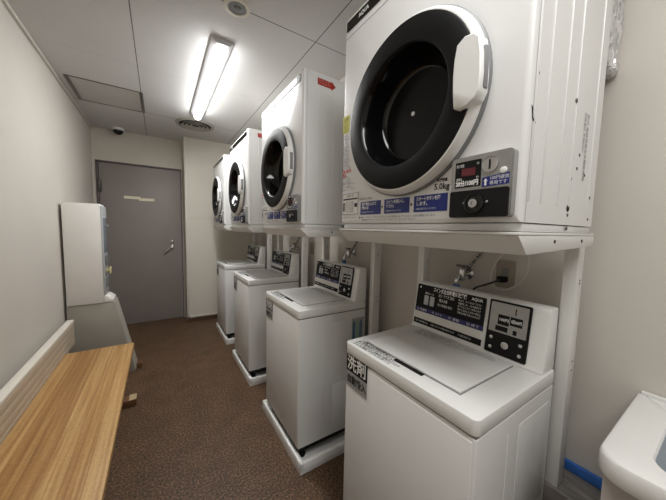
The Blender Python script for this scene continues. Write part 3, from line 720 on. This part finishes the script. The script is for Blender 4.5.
bmesh.ops.recalc_face_normals(bm, faces=bm.faces); SXO(bm)
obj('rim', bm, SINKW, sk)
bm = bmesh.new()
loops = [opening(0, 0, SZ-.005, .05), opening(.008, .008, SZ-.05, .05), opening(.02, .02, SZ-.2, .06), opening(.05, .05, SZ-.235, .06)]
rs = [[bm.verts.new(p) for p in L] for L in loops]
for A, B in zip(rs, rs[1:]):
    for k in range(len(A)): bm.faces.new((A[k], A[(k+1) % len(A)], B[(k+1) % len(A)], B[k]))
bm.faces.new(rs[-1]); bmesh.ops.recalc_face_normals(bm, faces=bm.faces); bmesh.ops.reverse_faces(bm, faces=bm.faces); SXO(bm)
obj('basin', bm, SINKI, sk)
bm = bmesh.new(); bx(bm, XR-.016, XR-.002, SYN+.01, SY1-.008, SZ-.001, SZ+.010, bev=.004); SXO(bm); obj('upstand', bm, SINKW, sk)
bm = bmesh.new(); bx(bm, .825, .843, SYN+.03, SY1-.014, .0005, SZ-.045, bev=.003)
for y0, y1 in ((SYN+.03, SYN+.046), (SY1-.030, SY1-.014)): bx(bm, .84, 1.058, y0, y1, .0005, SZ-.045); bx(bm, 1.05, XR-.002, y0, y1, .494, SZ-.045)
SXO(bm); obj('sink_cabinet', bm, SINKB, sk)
# blue strip along the ledge / wall joint
bm = bmesh.new(); bx(bm, XR-.016, XR-.0005, .142, .318, .4925, .528, bev=.004)
tag(obj('blue_strip', bm, BLUET), 'blue strip lying along the wall between the stand post and sink', 'strip')

# ------------------------------------------------------------------ bench on the left
bn = thing('bench', 'long wooden bench with slatted cream backrest along the left wall', 'bench', (-.38, 1.2, 0))
OB = (.38, -1.2, 0)
bm = bmesh.new(); bx(bm, -.578, -.184, .22, 2.58, .386, .420, bev=.003); obj('seat', bm, WOOD, bn, shift=OB)
for k in range(4):
    bm = bmesh.new(); z = .395+.0435*k; bx(bm, -.5832, -.5808, .22, 2.85, z, z+.0395, bev=.0015); obj('back_slat', bm, BACKR, bn, shift=OB)
bm = bmesh.new(); bx(bm, -.622, -.579, .22, 2.855, .570, .589, bev=.004); bx(bm, -.622, -.5835, .22, 2.849, .40, .571); obj('back_rail', bm, BACKT, bn, shift=OB)
for y in (.45, 2.43):
    bm = bmesh.new(); bx(bm, -.62, -.172, y-.04, y+.04, .0005, .052, bev=.004); f = obj('foot_bar', bm, WOODB, bn, shift=OB)
    bm = bmesh.new(); bx(bm, -.215, -.1705, y-.0405, y+.0405, .0525, .0545); obj('foot_cap', bm, WOODT, f, shift=OB)
    bm = bmesh.new(); bx(bm, -.54, -.49, y-.03, y+.03, .052, .387, bev=.003); bx(bm, -.32, -.27, y-.03, y+.03, .052, .387, bev=.003); obj('leg', bm, WOODB, bn, shift=OB)

# ------------------------------------------------------------------ detergent dispenser on its stand
ds = thing('dispenser_stand', 'grey floor stand with slanted front, under the white dispenser and behind the bench end', 'stand', (-.52, 3.2, 0))
OS = (.52, -3.2, 0)
bm = bmesh.new(); prism(bm, [(-.650, .0005), (-.212, .0005), (-.346, .6665), (-.650, .6665)], 'y', 2.99, 3.20, .002); obj('side_panel', bm, STANDG, ds, shift=OS)
bm = bmesh.new(); prism(bm, [(-.2125, .012), (-.205, .012), (-.339, .666), (-.3445, .666)], 'y', 2.995, 3.19); obj('front_panel', bm, STANDE, ds, shift=OS)
bm = bmesh.new(); bx(bm, -.2035, -.165, 3.03, 3.08, .0008, .05, bev=.003); obj('foot', bm, WOODB, ds, shift=OS)
dp = thing('detergent_dispenser', 'tall white detergent vending box against the left wall with knob on its front', 'vending machine', (-.52, 3.2, .668))
OD = (.52, -3.2, -.668)
bm = bmesh.new(); bx(bm, -.645, -.410, 2.98, 3.19, .669, 1.515, bev=.004); obj('cabinet', bm, CABW, dp, shift=OD)
bm = bmesh.new(); bx(bm, -.4105, -.396, 2.984, 3.186, .74, 1.50, bev=.004); fr = obj('front_panel', bm, GREYL, dp, shift=OD)
bm = bmesh.new(); bx(bm, -.3965, -.392, 3.0, 3.17, 1.10, 1.40, bev=.001); obj('display_window', bm, mat('blue_grey_window', (120, 130, 140), .2), fr, shift=OD)
bm = bmesh.new(); bx(bm, -.3965, -.388, 3.02, 3.16, .99, 1.07, bev=.002); obj('coin_panel', bm, GREY, fr, shift=OD)
bm = bmesh.new(); bx(bm, -.3965, -.386, 3.02, 3.16, .80, .88, bev=.002); obj('refund_flap', bm, GREY, fr, shift=OD)
bm = bmesh.new(); lathe(bm, [(.010, -.0), (.012, .010), (.016, .018), (.016, .030), (.008, .034)], 'x', (-.396, 3.06, 1.33), 20, True, True); obj('lock_knob', bm, CHROME, fr, shift=OD)
bm = bmesh.new(); bx(bm, -.3965, -.365, 3.05, 3.075, .93, .955, bev=.003); bx(bm, -.37, -.363, 3.03, 3.095, .912, .972, bev=.003); obj('turn_knob', bm, YTAG, fr, shift=OD, label='pale yellow knob')
bm = bmesh.new(); prism(bm, [(-.4095, .670), (-.350, .670), (-.347, .690), (-.39, .725), (-.4095, .725)], 'y', 2.988, 3.18, .003); obj('outlet_tray', bm, CABW, dp, shift=OD)

# ------------------------------------------------------------------ lights, camera, world
def area(name, loc, sx, sy, power, col=(1, 1, .99), rot=(0, 0, 0)):
    l = bpy.data.lights.new(name, 'AREA'); l.shape = 'RECTANGLE'; l.size = sx; l.size_y = sy; l.energy = power; l.color = col
    o = bpy.data.objects.new(name, l); COL.objects.link(o); o.location = loc; o.rotation_euler = rot; return o
area('lamp_main', (.372, 2.58, ZC-.076), .05, 1.28, 13)
area('lamp_second', (.30, -.25, ZC-.06), .5, 1.3, 21)
w = bpy.data.worlds.new('World'); SC.world = w; w.use_nodes = True
w.node_tree.nodes['Background'].inputs[0].default_value = (.9, .92, 1, 1); w.node_tree.nodes['Background'].inputs[1].default_value = .2

cam = bpy.data.cameras.new('Camera'); co = bpy.data.objects.new('Camera', cam); COL.objects.link(co)
Rv = Vector((0.83970353, -0.54263567, 0.0210833)); Uv = Vector((0.02545551, 0.07811338, 0.99661944)); Fv = Vector((0.54244815, 0.83632818, -0.07940515))
Mx = Matrix((Rv, Uv, -Fv)).transposed().to_4x4(); Mx.translation = (0, 0, 1.35)
co.matrix_world = Mx
cam.sensor_fit = 'HORIZONTAL'; cam.sensor_width = 36; cam.lens = 269.2847/666*36; cam.clip_start = .02; cam.clip_end = 50
SC.camera = co
SC.view_settings.view_transform = 'Standard'
SC.view_settings.look = 'None'
SC.view_settings.exposure = .14
